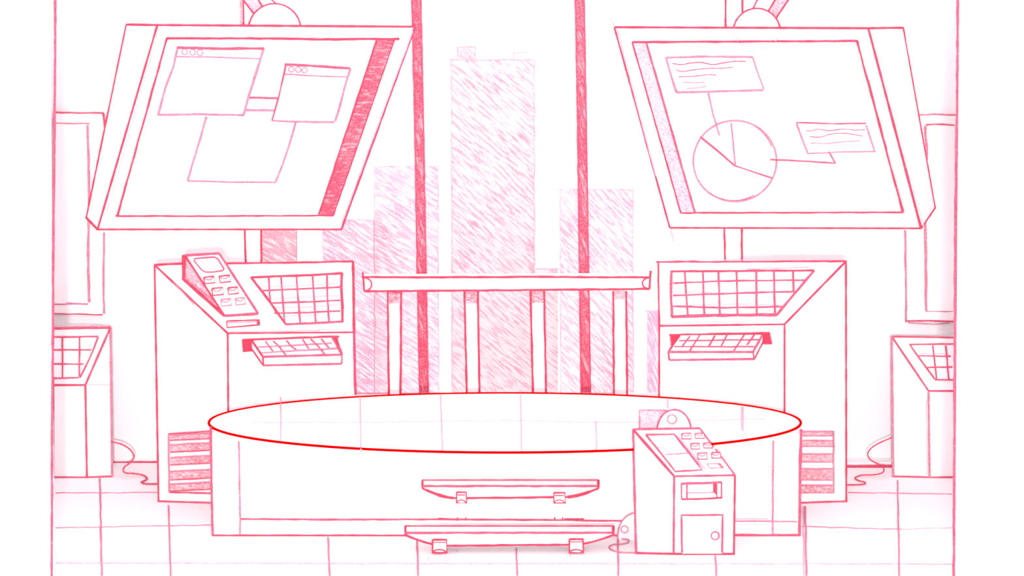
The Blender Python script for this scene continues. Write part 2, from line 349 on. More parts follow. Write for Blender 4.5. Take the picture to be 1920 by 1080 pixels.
YC = PZ(400, 945).y                      # front foot line of the two big consoles
def big_console(side):
    if side == 'l':
        TL, TR, FLt, FRt = (290, 497), (662, 490), (427, 625), (663, 623)
        BLx, FBx0, FBx1, BRx = 297, 428, 666, 666
        label = 'big left console with a small keypad device on its sloping panel'
    else:
        TL, TR, FLt, FRt = (1234, 491), (1586, 490), (1236, 611), (1471, 608)
        BLx, FBx0, FBx1, BRx = 1237, 1237, 1471, 1587
        label = 'big right console with a long key grid and slatted side vent'
    Yf, Yr = YC, YC + .2
    tl, tr = PY(*TL, Yr), PY(*TR, Yr); fl, fr = PY(*FLt, Yf), PY(*FRt, Yf)
    fbl, fbr = PZ(FBx0, 945), PZ(FBx1, 945); fbl.y = fbr.y = Yf
    bl = V((PZ(BLx, 945).x, Yf + (.05 if side == 'l' else 0.0), 0)); br = V((PZ(BRx, 945).x, Yf + (.05 if side == 'r' else 0.0), 0))
    root = thing('control_console', V(((fbl.x + fbr.x) / 2, Yf + .2, 0)), label, 'console')
    m = MB(); o = 0
    bb = Yr + .3
    m.v = [tl, tr, fr, fl, fbl, fbr, bl, br, V((bl.x, bb, 0)), V((br.x, bb, 0))]
    F = lambda *i: m.face(list(i), WHITE)
    F(0, 3, 2, 1); F(3, 4, 5, 2); F(0, 8, 9, 1)
    if side == 'l': F(0, 6, 4); F(0, 4, 3); F(1, 2, 5); F(1, 5, 9); F(0, 8, 6); F(6, 8, 9, 5, 4)
    else: F(1, 5, 7); F(1, 2, 5); F(0, 4, 3); F(0, 8, 4); F(1, 7, 9); F(4, 5, 7, 9, 8)
    FP = upright(Yf); SP = Plane(tl, tr, fr if side == 'r' else fl)
    if side == 'l':
        EP = Plane(tl, fbl, fl); EP2 = Plane(tl, bl, fbl)
        m.ln([(289, 497), (345, 494)], upright(Yr), 4, 'r'); m.ln([(345, 494), (410, 494), (520, 493), (662, 490)], upright(Yr), 3.8, 'r')
        m.ln3([tl, bl], 3.8); m.ln3([tl, fl], 4.0); m.ln3([fl, fr], 3.2); m.ln3([fl, PY(428, 800, Yf)], 3.6)
        m.ln([(662, 490), (663, 560), (664, 623), (665, 700), (667, 740)], FP, 5, 'r')
        UPZ = V((0, 0, .005)); m.ln3([bl + UPZ, fbl + UPZ], 4, 'm')
        m.ln([(520, 620), (662, 617)], FP, 2, 'g'); m.ln([(430, 622), (600, 620)], FP, 2, 'l')
        m.ln([(326, 530), (350, 556), (364, 572)], EP, 1.4, 'p', off=.01)
    else:
        EP = Plane(tr, fbr, fr); EP2 = Plane(tr, br, fbr)
        m.ln([(1230, 491), (1400, 491), (1500, 490), (1588, 490)], upright(Yr), 3.4, 'r'); m.ln([(1240, 488), (1586, 487)], upright(Yr), 1.6, 'l')
        m.ln3([tr, br], 3.8); m.ln3([tr, fr], 3.8); m.ln3([fl, fr], 3.6); m.ln3([fr, PY(1471, 800, Yf)], 3.4)
        m.ln([(1234, 491), (1235, 560), (1236, 611), (1236, 700), (1236, 745)], FP, 3.6, 'r')
        UPZ = V((0, 0, .005)); m.ln3([fbr + UPZ, br + UPZ], 4, 'm')
        m.ln([(1240, 607), (1330, 603), (1400, 604)], SP, 2, 'g')
    m.build('body', root)
    # key grid let into the sloping panel
    g = MB()
    if side == 'l':
        q = [(472, 519), (642, 512), (642, 604), (536, 608)]
        g.slab(q, SP, .006, WHITE); o = .006
        g.ln([(470, 520), (520, 518), (600, 515), (642, 512)], SP, 4.4, 'r', off=o); g.ln([(641, 512), (640, 540), (642, 575), (642, 604)], SP, 5, 'r', off=o)
        g.ln([(536, 608), (600, 605), (642, 603)], SP, 4, 'm', off=o); g.ln([(471, 520), (500, 558), (536, 608)], SP, 4.4, 'r', off=o)
        for a in ([(504, 520), (505, 545), (507, 568)], [(527, 519), (530, 560), (534, 607)], [(556, 518), (559, 560), (563, 605)], [(586, 516), (589, 560), (592, 604)], [(613, 515), (614, 560), (617, 603)]):
            g.ln(a, SP, 3.6, 'm', off=o)
        for a in ([(489, 545), (560, 542), (640, 538)], [(506, 568), (580, 566), (638, 563)], [(514, 587), (580, 586), (638, 583)]): g.ln(a, SP, 3.6, 'm', off=o)
        for a in ([(487, 538), (560, 536), (635, 532)], [(502, 560), (570, 557), (635, 554)], [(510, 577), (580, 576), (635, 571)], [(522, 593), (560, 592), (600, 590)]): g.ln(a, SP, 2, 'l', off=o)
    else:
        q = [(1258, 509), (1527, 507), (1457, 590), (1259, 594)]
        g.slab(q, SP, .006, WHITE); o = .006
        g.ln([(1257, 509), (1400, 508), (1526, 507)], SP, 4, 'r', off=o); g.ln([(1527, 507), (1490, 550), (1457, 590)], SP, 4.4, 'm', off=o)
        g.ln([(1259, 594), (1340, 591), (1457, 590)], SP, 6, 'm', off=o); g.ln([(1259, 509), (1258, 550), (1260, 594)], SP, 4.6, 'm', off=o)
        for a in ([(1284, 510), (1286, 545), (1290, 592)], [(1318, 510), (1319, 550), (1321, 592)], [(1347, 509), (1350, 592)], [(1381, 509), (1383, 591)], [(1418, 508), (1419, 590)], [(1451, 508), (1453, 590)], [(1487, 508), (1488, 548)]):
            g.ln(a, SP, 3.8, 'm', off=o)
        for a in ([(1262, 531), (1350, 527), (1512, 525)], [(1262, 554), (1400, 549), (1486, 547)], [(1262, 574), (1350, 577), (1467, 575)]): g.ln(a, SP, 3.4, 'm', off=o)
        for a in ([(1262, 549), (1340, 548)], [(1262, 573), (1380, 570), (1460, 572)], [(1400, 504), (1515, 501)]): g.ln(a, SP, 2, 'l', off=o)
    g.build('key_grid', root)
    # keyboard sliding out of a dark slot
    zk = 0
    s = MB()
    if side == 'l':
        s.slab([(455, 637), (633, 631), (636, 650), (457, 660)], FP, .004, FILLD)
        s.ln([(455, 637), (540, 634), (636, 631)], FP, 3.8, 'r', off=.004); s.ln([(455, 637), (457, 660)], FP, 3, 'r', off=.004)
        s.ln([(632, 632), (635, 645), (642, 664)], FP, 2.4, 'm', off=.004)
        bq = [(472, 638), (623, 632)]; fq = [(493, 669), (641, 665)]; low = [(494, 685), (641, 682)]
    else:
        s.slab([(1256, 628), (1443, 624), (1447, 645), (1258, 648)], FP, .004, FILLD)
        s.ln([(1255, 628), (1350, 626), (1443, 624)], FP, 3.8, 'r', off=.004); s.ln([(1443, 624), (1447, 645), (1434, 645)], FP, 2.6, 'm', off=.004)
        s.ln([(1257, 628), (1259, 648)], FP, 3, 'm', off=.004)
        bq = [(1275, 628), (1430, 627)]; fq = [(1253, 660), (1412, 660)]; low = [(1255, 675), (1414, 673)]
    s.build('keyboard_slot', root)
    kb = MB()
    z = PY(*bq[0], Yf).z
    B0, B1 = PY(*bq[0], Yf), PY(*bq[1], Yf)
    F0, F1 = PZ(*fq[0], z), PZ(*fq[1], PY(*bq[1], Yf).z); F0.y = F1.y = (F0.y + F1.y) / 2
    F0 = PY(*fq[0], F0.y); F1 = PY(*fq[1], F0.y)
    L0, L1 = PY(*low[0], F0.y), PY(*low[1], F0.y)
    h = F0 - L0
    kb.loft([F0, F1, L1, L0], [B0, B1, B1 - V((0, 0, h.z)), B0 - V((0, 0, h.z))], WHITE)
    KT = Plane(B0, B1, F0)
    kb.ln3([B0, F0], 4, 'r'); kb.ln3([B1, F1], 4, 'm'); kb.ln3([F0, F1], 4.2, 'm'); kb.ln3([L0, L1], 4.2, 'm'); kb.ln3([F0, L0], 3.4, 'r'); kb.ln3([F1, L1], 3, 'm')
    if side == 'l':
        kb.ln3([B0 - V((0, 0, h.z)), L0], 4, 'r')
        for a in ([(484, 651), (560, 647), (622, 643)], [(491, 662), (560, 657), (632, 653)]): kb.ln(a, KT, 3.4, 'p', off=.002)
        for a in ([(498, 640), (512, 659)], [(513, 640), (524, 650), (536, 666)], [(538, 639), (546, 649), (556, 656)], [(568, 637), (580, 655)], [(583, 636), (596, 648), (609, 664)], [(603, 636), (617, 652)]): kb.ln(a, KT, 2.6, 'm', off=.002)
    else:
        kb.ln3([B1 - V((0, 0, h.z)), L1], 4, 'r')
        for a in ([(1273, 639), (1350, 638), (1424, 637)], [(1264, 650), (1350, 650), (1415, 650)]): kb.ln(a, KT, 3.2, 'm', off=.002)
        for a in ([(1293, 631), (1280, 648)], [(1312, 628), (1293, 658)], [(1340, 630), (1329, 649)], [(1363, 628), (1352, 649)], [(1395, 628), (1376, 657)], [(1414, 628), (1401, 646)]): kb.ln(a, KT, 3, 'm', off=.002)
    kb.build('keyboard', root)
    # side vent
    v = MB()
    if side == 'l':
        q = [(316, 814), (397, 808), (397, 925), (317, 923)]; bars = [(815, 827), (833, 849), (857, 873), (883, 901), (907, 922)]
        xr = (319, 397); sk = -4
    else:
        q = [(1497, 808), (1563, 808), (1563, 925), (1497, 925)]; bars = [(808, 818), (825, 838), (850, 867), (878, 901), (909, 925)]
        xr = (1497, 1561); sk = 0
    v.slab(q, EP2, .012, WHITE)
    for y0, y1 in bars:
        v.slab([(xr[0], y0), (xr[1], y0 + sk), (xr[1], y1 + sk), (xr[0], y1)], EP2, .018, TOPF, sink=.0)
        v.ln([(xr[0], y0 + 1), (xr[1], y0 + sk + 1)], EP2, 3, 'p', off=.018); v.ln([(xr[0], y1 - 1), (xr[1], y1 + sk - 1)], EP2, 2.6, 'm' if side == 'l' else 'p', off=.018)
    v.ln([q[0], q[3]] if side == 'l' else [q[1], q[2]], EP2, 3.4, 'p', off=.014)
    if side == 'l': v.ln([q[0], q[1]], EP2, 3.4, 'm', off=.014); v.ln([q[3], q[2]], EP2, 3.2, 'm', off=.014)
    v.build('vent', root)
    if side == 'l':      # card slot under the device
        c = MB(); q = [(425, 602), (486, 600), (487, 609), (426, 614)]
        c.slab(q, SP, .008, WHITE); c.slab([(481, 601), (486, 600), (487, 609), (482, 610)], SP, .010, FILLD)
        c.ln(q, SP, 2.8, 'r', closed=True, off=.008); c.ln([(426, 605), (484, 603)], SP, 2, 'p', off=.008)
        c.build('card_slot', root)
        global SPL; SPL = SP
    return root
big_console('l'); big_console('r')

# keypad device lying on the left console's sloping panel
def keypad_device():
    SP = SPL
    A, B, C, Dq = (347, 479), (411, 475), (484, 587), (421, 591)      # face corners
    base_tl = SP(345, 525); bl = SP(421, 592)
    # face plane: raised at the top end
    h = .16
    fa = SP(345, 525) ; 
    tl = PY(347, 479, fa.y - .03); tr = PY(411, 475, fa.y - .03); br = SP(484, 588, .004); bl = SP(421, 592, .004)
    tlb = SP(345, 525); trb = SP(412, 522)
    root = thing('intercom_handset', tlb, 'wedge keypad device with small screen lying on the left console', 'keypad')
    m = MB()
    m.v = [tl, tr, br, bl, tlb - SP.n * .01, trb - SP.n * .01, br - SP.n * .01, bl - SP.n * .01]
    m.face([0, 3, 2, 1], WHITE); m.face([0, 4, 7, 3], SIDE); m.face([1, 2, 6, 5], WHITE); m.face([0, 1, 5, 4], WHITE); m.face([4, 5, 6, 7], WHITE); m.face([2, 3, 7, 6], WHITE)
    FPn = Plane(tl, br, bl)
    m.ln3([tl, tr], 4.6, 'm'); m.ln3([tr, br], 4, 'm'); m.ln3([br, bl], 5.5, 'm'); m.ln3([bl, tl], 3.8, 'r')
    m.ln3([tl + V((-.008, 0, 0)), tlb + V((-.002, 0, 0))], 6.5, 'r'); m.ln3([tlb, bl], 5, 'r'); m.ln3([tl + (tlb - tl) * .9, bl + (tl - bl) * .2, bl], 3, 'p')
    m.build('casing', root)
    s = MB(); q = [(365, 485), (402, 482), (408, 485), (420, 504), (418, 507), (400, 510), (385, 510), (378, 506), (364, 489)]
    s.slab(q, FPn, .006, WHITE); s.ln(q, FPn, 3.2, 'm', closed=True, off=.006); s.ln([(378, 492), (400, 490)], FPn, 2, 'g', off=.006); s.ln([(384, 499), (404, 497)], FPn, 2, 'g', off=.006)
    s.build('display', root)
    for (x, y, w, h, t) in ((382, 520, 20, 12, 'r'), (411, 518, 20, 12, 'r'), (397, 541, 21, 13, 'r'), (427, 540, 19, 12, 'r'), (414, 562, 19, 12, 'p'), (441, 560, 18, 12, 'p')):
        button(root, FPn, [(x, y), (x + w - 1, y - 2), (x + w + 1, y + h - 2), (x + 2, y + h)], t, 3.0)
keypad_device()

# side consoles, half hidden behind the side walls' ends
def side_console(side):
    Yf = PZ(200, 896).y; Yr = Yf + .15
    if side == 'l':
        xw = PY(101, 800, Yf).x
        P = dict(t0=(102, 616), t1=(207, 614), f0=(102, 722), f1=(160, 722)); xb0, xb1, xe = 102, 163, 210
        lab = 'small grid-panel console at the left wall, cable at its side'
    else:
        P = dict(t0=(1672, 631), t1=(1788, 633), f0=(1741, 733), f1=(1788, 733)); xb0, xb1, xe = 1743, 1788, 1675
        lab = 'small grid-panel console at the right wall, cable at its side'
    t0, t1 = PY(*P['t0'], Yr), PY(*P['t1'], Yr); f0, f1 = PY(*P['f0'], Yf), PY(*P['f1'], Yf)
    yb = 895 if side == 'l' else 900
    Yb = Yf
    b0, b1 = PY(xb0, yb, Yf), PY(xb1, yb, Yf); b0.z = b1.z = 0
    e = PY(xe, yb, Yf); e.z = 0; e.y += .02
    root = thing('side_console', V(((b0.x + b1.x) / 2, Yf + .1, 0)), lab, 'console')
    m = MB(); back = Yr + .12
    if side == 'l':
        m.v = [t0, t1, f1, f0, b0, b1, e, V((e.x, back, 0)), V((b0.x, back, 0))]
        for q in ([0, 3, 2, 1], [3, 4, 5, 2], [1, 2, 5], [1, 5, 6], [1, 6, 7], [0, 1, 7, 8], [0, 8, 4], [0, 4, 3], [4, 8, 7, 6, 5]): m.face(q, WHITE)
    else:
        m.v = [t0, t1, f1, f0, b0, b1, e, V((e.x, back, 0)), V((b1.x, back, 0))]
        for q in ([0, 3, 2, 1], [3, 4, 5, 2], [0, 6, 4], [0, 4, 3], [0, 7, 6], [0, 1, 8, 7], [1, 2, 5], [1, 5, 8], [4, 6, 7, 8, 5]): m.face(q, WHITE)
    SP = Plane(t0, t1, f1); FP = upright(Yf)
    if side == 'l':
        m.ln3([t0, t1], 5, 'm'); m.ln3([t1, f1], 4, 'm'); m.ln3([f0, f1], 4, 'm'); m.ln3([f1, b1], 4, 'm'); m.ln3([t1, e], 4.4, 'p'); m.ln3([p + V((0, 0, .005)) for p in (b0, b1, e)], 3.6, 'm')
        m.ln([(100, 612), (150, 610), (200, 612)], upright(Yr), 2, 'l'); m.ln([(164, 721), (205, 722)], FP, 1.6, 'g', off=.02)
    else:
        m.ln3([t0, t1], 3.4, 'm'); m.ln3([t0, f0], 3.6, 'm'); m.ln3([f0, f1], 4, 'm'); m.ln3([f0, b0], 4, 'p'); m.ln3([t0, e], 4.6, 'p'); m.ln3([p + V((0, 0, .005)) for p in (e, b0, b1)], 3.4, 'm')
        m.ln([(1737, 750), (1739, 890)], FP, 1.8, 'g', off=.01)
    m.build('body', root)
    g = MB(); o = .006
    if side == 'l':
        q = [(98, 632), (184, 632), (150, 708), (98, 708)]; g.slab(q, SP, o, WHITE)
        for a in ([(98, 632), (184, 631)], [(184, 632), (168, 672), (150, 708)], [(98, 709), (148, 708)], [(117, 632), (117, 708)], [(149, 632), (149, 706)], [(98, 656), (171, 656)], [(98, 682), (156, 683)]): g.ln(a, SP, 3.2, 'm', off=o)
        g.ln([(150, 680), (158, 682)], SP, 3, 'l', off=o)
    else:
        q = [(1705, 646), (1792, 646), (1792, 712), (1753, 712)]; g.slab(q, SP, o, WHITE)
        for a in ([(1705, 646), (1792, 645)], [(1706, 646), (1730, 680), (1753, 711)], [(1753, 712), (1788, 712)], [(1749, 648), (1756, 711)], [(1773, 648), (1779, 711)], [(1723, 667), (1783, 668)], [(1739, 689), (1786, 688)]): g.ln(a, SP, 3, 'm', off=o)
        g.ln([(1724, 663), (1780, 663)], SP, 1.6, 'g', off=o)
    g.build('key_grid', root)
side_console('l'); side_console('r')

def smooth(pts, n=5):
    out = []
    P = [pts[0]] + list(pts) + [pts[-1]]
    for i in range(1, len(P) - 2):
        for k in range(n):
            t = k / n
            out.append(tuple(.5 * (2 * P[i][j] + (P[i + 1][j] - P[i - 1][j]) * t + (2 * P[i - 1][j] - 5 * P[i][j] + 4 * P[i + 1][j] - P[i + 2][j]) * t * t + (3 * P[i][j] - P[i - 1][j] - 3 * P[i + 1][j] + P[i + 2][j]) * t ** 3) for j in range(2)))
    out.append(pts[-1]); return out
def cable(nm, pts, split, Yw, w, tone, label, group=None):
    m = MB(); P = []
    for i, (x, y) in enumerate(smooth(pts)):
        a = PZ(x, y, .008)
        if a.y > Yw: a = PY(x, y, Yw)
        P.append(a)
    m.tube(P, [w / 2 / PM * random.uniform(.85, 1.1) for _ in P], TONE[tone], 8)
    o = m.build(nm, org=P[-1]); return tag(o, label, 'cable')
cable('power_cable', [(208, 828), (228, 833), (244, 843), (251, 856), (245, 867), (234, 875), (231, 882), (236, 887), (252, 888), (268, 891), (276, 897), (269, 902), (265, 904), (273, 907), (295, 907)], 0, -.36, 3.4, 'm', 'thick pink cable curling on the floor beside the left console')
cable('power_cable', [(1673, 820), (1650, 830), (1635, 839), (1627, 851), (1632, 862), (1650, 872), (1657, 878), (1655, 886), (1640, 890), (1615, 891), (1603, 896), (1610, 901), (1622, 904), (1618, 908), (1588, 909)], 0, -.36, 2.6, 'r', 'thin red cable curling on the floor beside the right console')

# ------------------------------------------------------------------ overhead screens on poles
def screen_unit(side):
    L = side == 'l'
    if L:
        TL, TR, BR, BL = (295, 47), (778, 50), (640, 430), (183, 430); d = (98.1, 98.81, 99.45, 98.74)
        back = [(237, 46), (760, 62), (610, 405), (162, 408)]
        S4 = [(313, 72), (747, 73), (625, 403), (220, 406)]
        lab = 'left hanging screen showing three linked program windows, on its pole'; px = (456, 487, 460, 490)
    else:
        TL, TR, BR, BL = (1152, 51), (1628, 53), (1727, 428), (1256, 427); d = (98.81, 98.1, 98.74, 99.45)
        back = [(1170, 62), (1693, 52), (1753, 390), (1280, 405)]
        S4 = [(1186, 79), (1607, 77), (1693, 398), (1277, 399)]
        lab = 'right hanging screen showing a pie chart with two callouts, on its pole'; px = (1361, 1392, 1359, 1391)
    YP = -.42
    foot = PY((px[2] + px[3]) / 2, 800, YP); foot.z = 0
    root = thing('screen_on_pole', foot, lab, 'screen')
    c = [PD(*p, q) for p, q in zip((TL, TR, BR, BL), d)]
    # keep the face flat: move the fourth corner onto the plane of the other three
    if L: FPn = Plane(c[0], c[1], c[3]); c[2] = FPn(*BR)
    else: FPn = Plane(c[1], c[0], c[2]); c[3] = FPn(*BL)
    dep = [(p - CAM).dot(FW) for p in c]
    bk = [PD(*p, q + .26) for p, q in zip(back, dep)]
    m = MB(); m.loft(c, bk, WHITE)
    m.ln3([c[0], c[1]], 4.2, 'r'); m.ln3([c[1], c[2]], 4.4, 'r'); m.ln3([c[2], c[3]], 3.8, 'r'); m.ln3([c[3], c[0]], 3.8, 'r')
    if L:
        m.ln3([c[0], bk[0]], 4, 'r'); m.ln3([bk[0], bk[3]], 4, 'r'); m.ln3([bk[3], c[3]], 5, 'r')
        m.ln([(774, 58), (640, 420)], FPn, 2.4, 'l', off=.004); m.ln([(300, 52), (200, 400)], FPn, 1.8, 'g', off=.004)
        m.arc(513, 56, 49, 30, 195, 232, FPn, 3, 'g', off=.002); m.arc(513, 56, 47, 34, 300, 345, FPn, 3, 'g', off=.002); m.arc(500, 56, 42, 34, 318, 350, FPn, 2.4, 'g', off=.002)
    else:
        m.ln3([c[1], bk[1]], 4, 'r'); m.ln3([bk[1], bk[2]], 4, 'r'); m.ln3([bk[2], c[2]], 4.2, 'r')
        m.ln([(1158, 58), (1195, 200), (1230, 330)], FPn, 2.4, 'l', off=.004); m.ln([(1635, 58), (1732, 425)], FPn, 2, 'g', off=.004)
        m.ln([(1145, 34), (1152, 51)], FPn, 2.4, 'l', off=.004); m.ln([(1257, 427), (1263, 452)], FPn, 2.4, 'l', off=.004)
        m.arc(1419, 53, 44, 40, 185, 355, FPn, 2.2, 'g', off=.0085); m.arc(1417, 52, 34, 42, 200, 345, FPn, 1.8, 'g', off=.0085)
    m.build('housing', root)
    s = MB(); s.slab(S4, FPn, .008, WHITE); o = .008
    if L:
        s.ln([S4[0], (500, 72), (600, 74), (748, 73)], FPn, 4.4, 'r', off=o); s.ln([S4[0], S4[3]], FPn, 3.6, 'r', off=o); s.ln([(217, 405), (400, 405), (625, 404)], FPn, 3.6, 'r', off=o); s.ln([(739, 75), (625, 403)], FPn, 3.6, 'r', off=o)
        s.ln([(350, 69), (600, 70)], FPn, 1.8, 'g', off=o)
    else:
        s.ln([S4[0], (1400, 78), S4[1]], FPn, 4, 'r', off=o); s.ln([S4[1], S4[2]], FPn, 4.4, 'r', off=o); s.ln([S4[2], S4[3]], FPn, 3.6, 'r', off=o); s.ln([S4[3], S4[0]], FPn, 4, 'r', off=o)
        s.ln([(1230, 82), (1400, 83), (1600, 81)], FPn, 1.8, 'g', off=o); s.ln([(1611, 82), (1650, 240), (1697, 396)], FPn, 2, 'g', off=o)
    scr = s.build('screen', root)
    def win(nm, fn):
        w = MB(); fn(w); return w.build(nm, scr)
    o2 = .012
    if L:
        def f1(w):
            w.slab([(706, 75), (739, 76), (625, 403), (598, 403)], FPn, o2, FILL); w.ln([(706, 76), (598, 402)], FPn, 3.2, 'r', off=o2)
        win('side_bar', f1)
        def f2(w):
            q = [(333, 88), (494, 91), (457, 214), (297, 215)]; w.slab(q, FPn, o2, WHITE)
            w.ln([(332, 89), (400, 91), (494, 91)], FPn, 5, 'm', off=o2); w.ln([(494, 91), (482, 130), (466, 180), (457, 214)], FPn, 5, 'p', off=o2); w.ln([(333, 90), (325, 125), (310, 165), (297, 214)], FPn, 4, 'p', off=o2); w.ln([(295, 215), (380, 214), (457, 216)], FPn, 4.6, 'p', off=o2)
            w.ln([(331, 106), (400, 107), (486, 110)], FPn, 3, 'p', off=o2)
            for cx, cy in ((346, 97), (361, 98), (375, 98.5)): w.arc(cx, cy, 5, 5.5, 30, 380, FPn, 2.4, 'p', off=o2)
        win('program_window', f2)
        def f3(w):
            q = [(536, 121), (659, 127), (628, 228), (510, 226)]; w.slab(q, FPn, o2, WHITE)
            w.ln([(534, 121), (580, 123), (656, 128)], FPn, 4.6, 'm', off=o2); w.ln([(657, 129), (650, 150), (638, 195), (628, 227)], FPn, 4.6, 'p', off=o2); w.ln([(536, 122), (523, 180), (510, 226)], FPn, 3.2, 'm', off=o2); w.ln([(510, 226), (560, 228), (626, 229)], FPn, 4, 'p', off=o2)
            w.ln([(534, 139), (590, 142), (652, 144)], FPn, 3, 'p', off=o2)
            for cx, cy in ((546, 130), (559, 130.5), (571, 131.5)): w.arc(cx, cy, 5, 5, 30, 380, FPn, 2.4, 'p', off=o2)
        win('program_window', f3)
        def f4(w):
            q = [(387, 218), (554, 230), (517, 342), (352, 339)]; w.slab(q, FPn, .010, WHITE)
            w.ln([(387, 219), (375, 262), (360, 310), (352, 338)], FPn, 4, 'p', off=.010); w.ln([(554, 230), (545, 262), (530, 308), (517, 340)], FPn, 4, 'p', off=.010); w.ln([(351, 339), (420, 341), (517, 342)], FPn, 3.4, 'p', off=.010)
        win('program_window', f4)
        def f5(w):
            w.slab([(467, 183), (521, 184), (513, 207), (459, 206)], FPn, .009, WHITE)
            w.ln([(466, 183), (521, 184)], FPn, 4.6, 'm', off=.009); w.ln([(459, 206), (513, 207)], FPn, 5, 'p', off=.009); w.ln([(473, 196), (515, 197)], FPn, 1.6, 'g', off=.009)
        win('connecting_bar', f5)
    else:
        def f1(w):
            w.slab([(1186, 79), (1212, 79), (1303, 398), (1277, 398)], FPn, o2, DOTS); w.ln([(1212, 80), (1245, 195), (1275, 300), (1303, 398)], FPn, 3.8, 'm', off=o2)
        win('side_bar', f1)
        def wave(w, pts, t='m', wd=1.8): w.ln(smooth(pts, 4), FPn, wd, t, off=o2, wob=.1)
        def f2(w):
            q = [(1249, 107), (1411, 106), (1432, 169), (1269, 173)]; w.slab(q, FPn, o2, WHITE)
            w.ln([(1250, 108), (1320, 106), (1411, 107)], FPn, 4, 'p', off=o2); w.ln([(1411, 107), (1420, 135), (1432, 167)], FPn, 2.8, 'p', off=o2); w.ln([(1249, 108), (1258, 140), (1269, 173)], FPn, 4.6, 'p', off=o2); w.ln([(1268, 173), (1350, 171), (1431, 169)], FPn, 4.4, 'p', off=o2)
            wave(w, [(1261, 119), (1278, 121), (1296, 118), (1315, 117), (1336, 121), (1356, 118), (1376, 115), (1398, 115)], 'm', 2.2)
            wave(w, [(1268, 131), (1280, 134), (1300, 131), (1330, 128), (1352, 128), (1374, 126)]); wave(w, [(1272, 144), (1300, 143), (1328, 140), (1343, 141)])
            wave(w, [(1281, 154), (1300, 155), (1322, 154)], 'p'); wave(w, [(1288, 166), (1305, 165), (1324, 162)], 'p')
        win('callout', f2)
        def f3(w):
            n = 40; q = [(1378 + 78 * math.cos(2 * math.pi * i / n), 302 - 75 * math.sin(2 * math.pi * i / n)) for i in range(n)]
            w.slab(q, FPn, .010, WHITE)
            w.arc(1378, 302, 78, 76, 0, 360, FPn, 3.8, 'p', off=.010, n=50); w.arc(1376, 301, 76, 75, 20, 300, FPn, 2, 'm', off=.010, n=40); w.arc(1377, 305, 77, 73, 180, 300, FPn, 1.8, 'm', off=.010, n=20)
            w.ln([(1313, 256), (1345, 282), (1379, 311)], FPn, 4.4, 'm', off=.010); w.ln([(1371, 230), (1375, 270), (1379, 311)], FPn, 3.6, 'p', off=.010); w.ln([(1379, 311), (1415, 323), (1449, 334)], FPn, 3.2, 'm', off=.010)
        win('pie_chart', f3)
        def f4(w):
            q = [(1493, 230), (1624, 232), (1640, 284), (1515, 288)]; w.slab(q, FPn, o2, WHITE)
            w.ln([(1493, 230), (1560, 232), (1624, 231.5)], FPn, 2.8, 'm', off=o2); w.ln([(1494, 232), (1504, 260), (1515, 287)], FPn, 4.2, 'p', off=o2); w.ln([(1624, 235), (1632, 260), (1640, 284)], FPn, 3.2, 'p', off=o2); w.ln([(1514, 288), (1570, 285), (1641, 284)], FPn, 2.8, 'p', off=o2)
            wave(w, [(1511, 245), (1524, 245), (1534, 242), (1555, 245), (1580, 242), (1605, 244), (1622, 243)]); wave(w, [(1518, 256), (1538, 257), (1560, 251), (1585, 250), (1600, 252), (1617, 255)]); wave(w, [(1520, 268), (1550, 269), (1580, 266), (1612, 264)], 'p')
        win('callout', f4)
        def f5(w): w.ln([(1328, 175), (1337, 215), (1349, 254)], FPn, 3, 'p', off=.012); w.tube([FPn(1328, 175, .004), FPn(1328, 176, .012)], .003, PINK)
        win('pointer_line', f5)
        def f6(w): w.ln([(1444, 299), (1500, 302), (1566, 306), (1554, 284)], FPn, 3, 'm', off=.012)
        win('pointer_line', f6)
    # pole
    p = MB(); q = [(px[0], -60), (px[1], -60), (px[3], 800), (px[2], 800)]
    A = [PY(*v_, YP - .03) for v_ in q]; A[2].z = A[3].z = 0
    p.loft(A, [a + V((0, .06, 0)) for a in A], WHITE)
    PP = upright(YP - .03)
    p.ln([(px[0], -60), (px[2] - 1, 430), (px[2] + 1, 500)], PP, 3.6, 'r'); p.ln([(px[1], -60), (px[3], 430), (px[3], 500)], PP, 3.6, 'r')
    if L: p.slab([(448, -60), (456, -60), (456, 60), (450, 60)], PP, .004, SIDE, sink=.02)
    p.build('pole', root)
    # ball joint
    bc, br_ = ((515, 56), 48) if L else ((1419, 60), 43)
    dd = 98.78 if L else 98.66
    ctr = PD(*bc, dd); b = MB(); R_ = br_ / PM * dd / D
    b2 = MB(); n1, n2 = 20, 14
    o = len(b2.v)
    for i in range(1, n2):
        for k in range(n1):
            t = math.pi * i / n2; a = 2 * math.pi * k / n1
            b2.v.append(ctr + (RT * math.cos(a) * math.sin(t) + UP * math.cos(t) + FW * math.sin(a) * math.sin(t)) * R_)
    b2.v += [ctr + UP * R_, ctr - UP * R_]; tp = len(b2.v) - 2
    for i in range(n2 - 2):
        for k in range(n1): b2.face([i * n1 + k, i * n1 + (k + 1) % n1, (i + 1) * n1 + (k + 1) % n1, (i + 1) * n1 + k], WHITE)
    for k in range(n1): b2.face([tp, (k + 1) % n1, k], WHITE); b2.face([tp + 1, (n2 - 2) * n1 + k, (n2 - 2) * n1 + (k + 1) % n1], WHITE)
    ring = [ctr + (RT * math.cos(2 * math.pi * i / 48) + UP * math.sin(2 * math.pi * i / 48)) * R_ for i in range(48)]
    b2.tube(ring, [5.4 / 2 / PM * random.uniform(.9, 1.15) for _ in ring], RED, 6, closed=True)
    b2.build('ball_joint', root)
    # diagonal arm, two visible faces
    a = MB()
    if L: lo = [(477, 27), (494, 15), (518, 8)]; hi = [(431, -32), (466, -30), (476, -28)]
    else: lo = [(1411, 18), (1441, 20), (1456, 33)]; hi = [(1432, -24), (1468, -25), (1496, -27)]
    dl, dh = dd + .07, 98.98
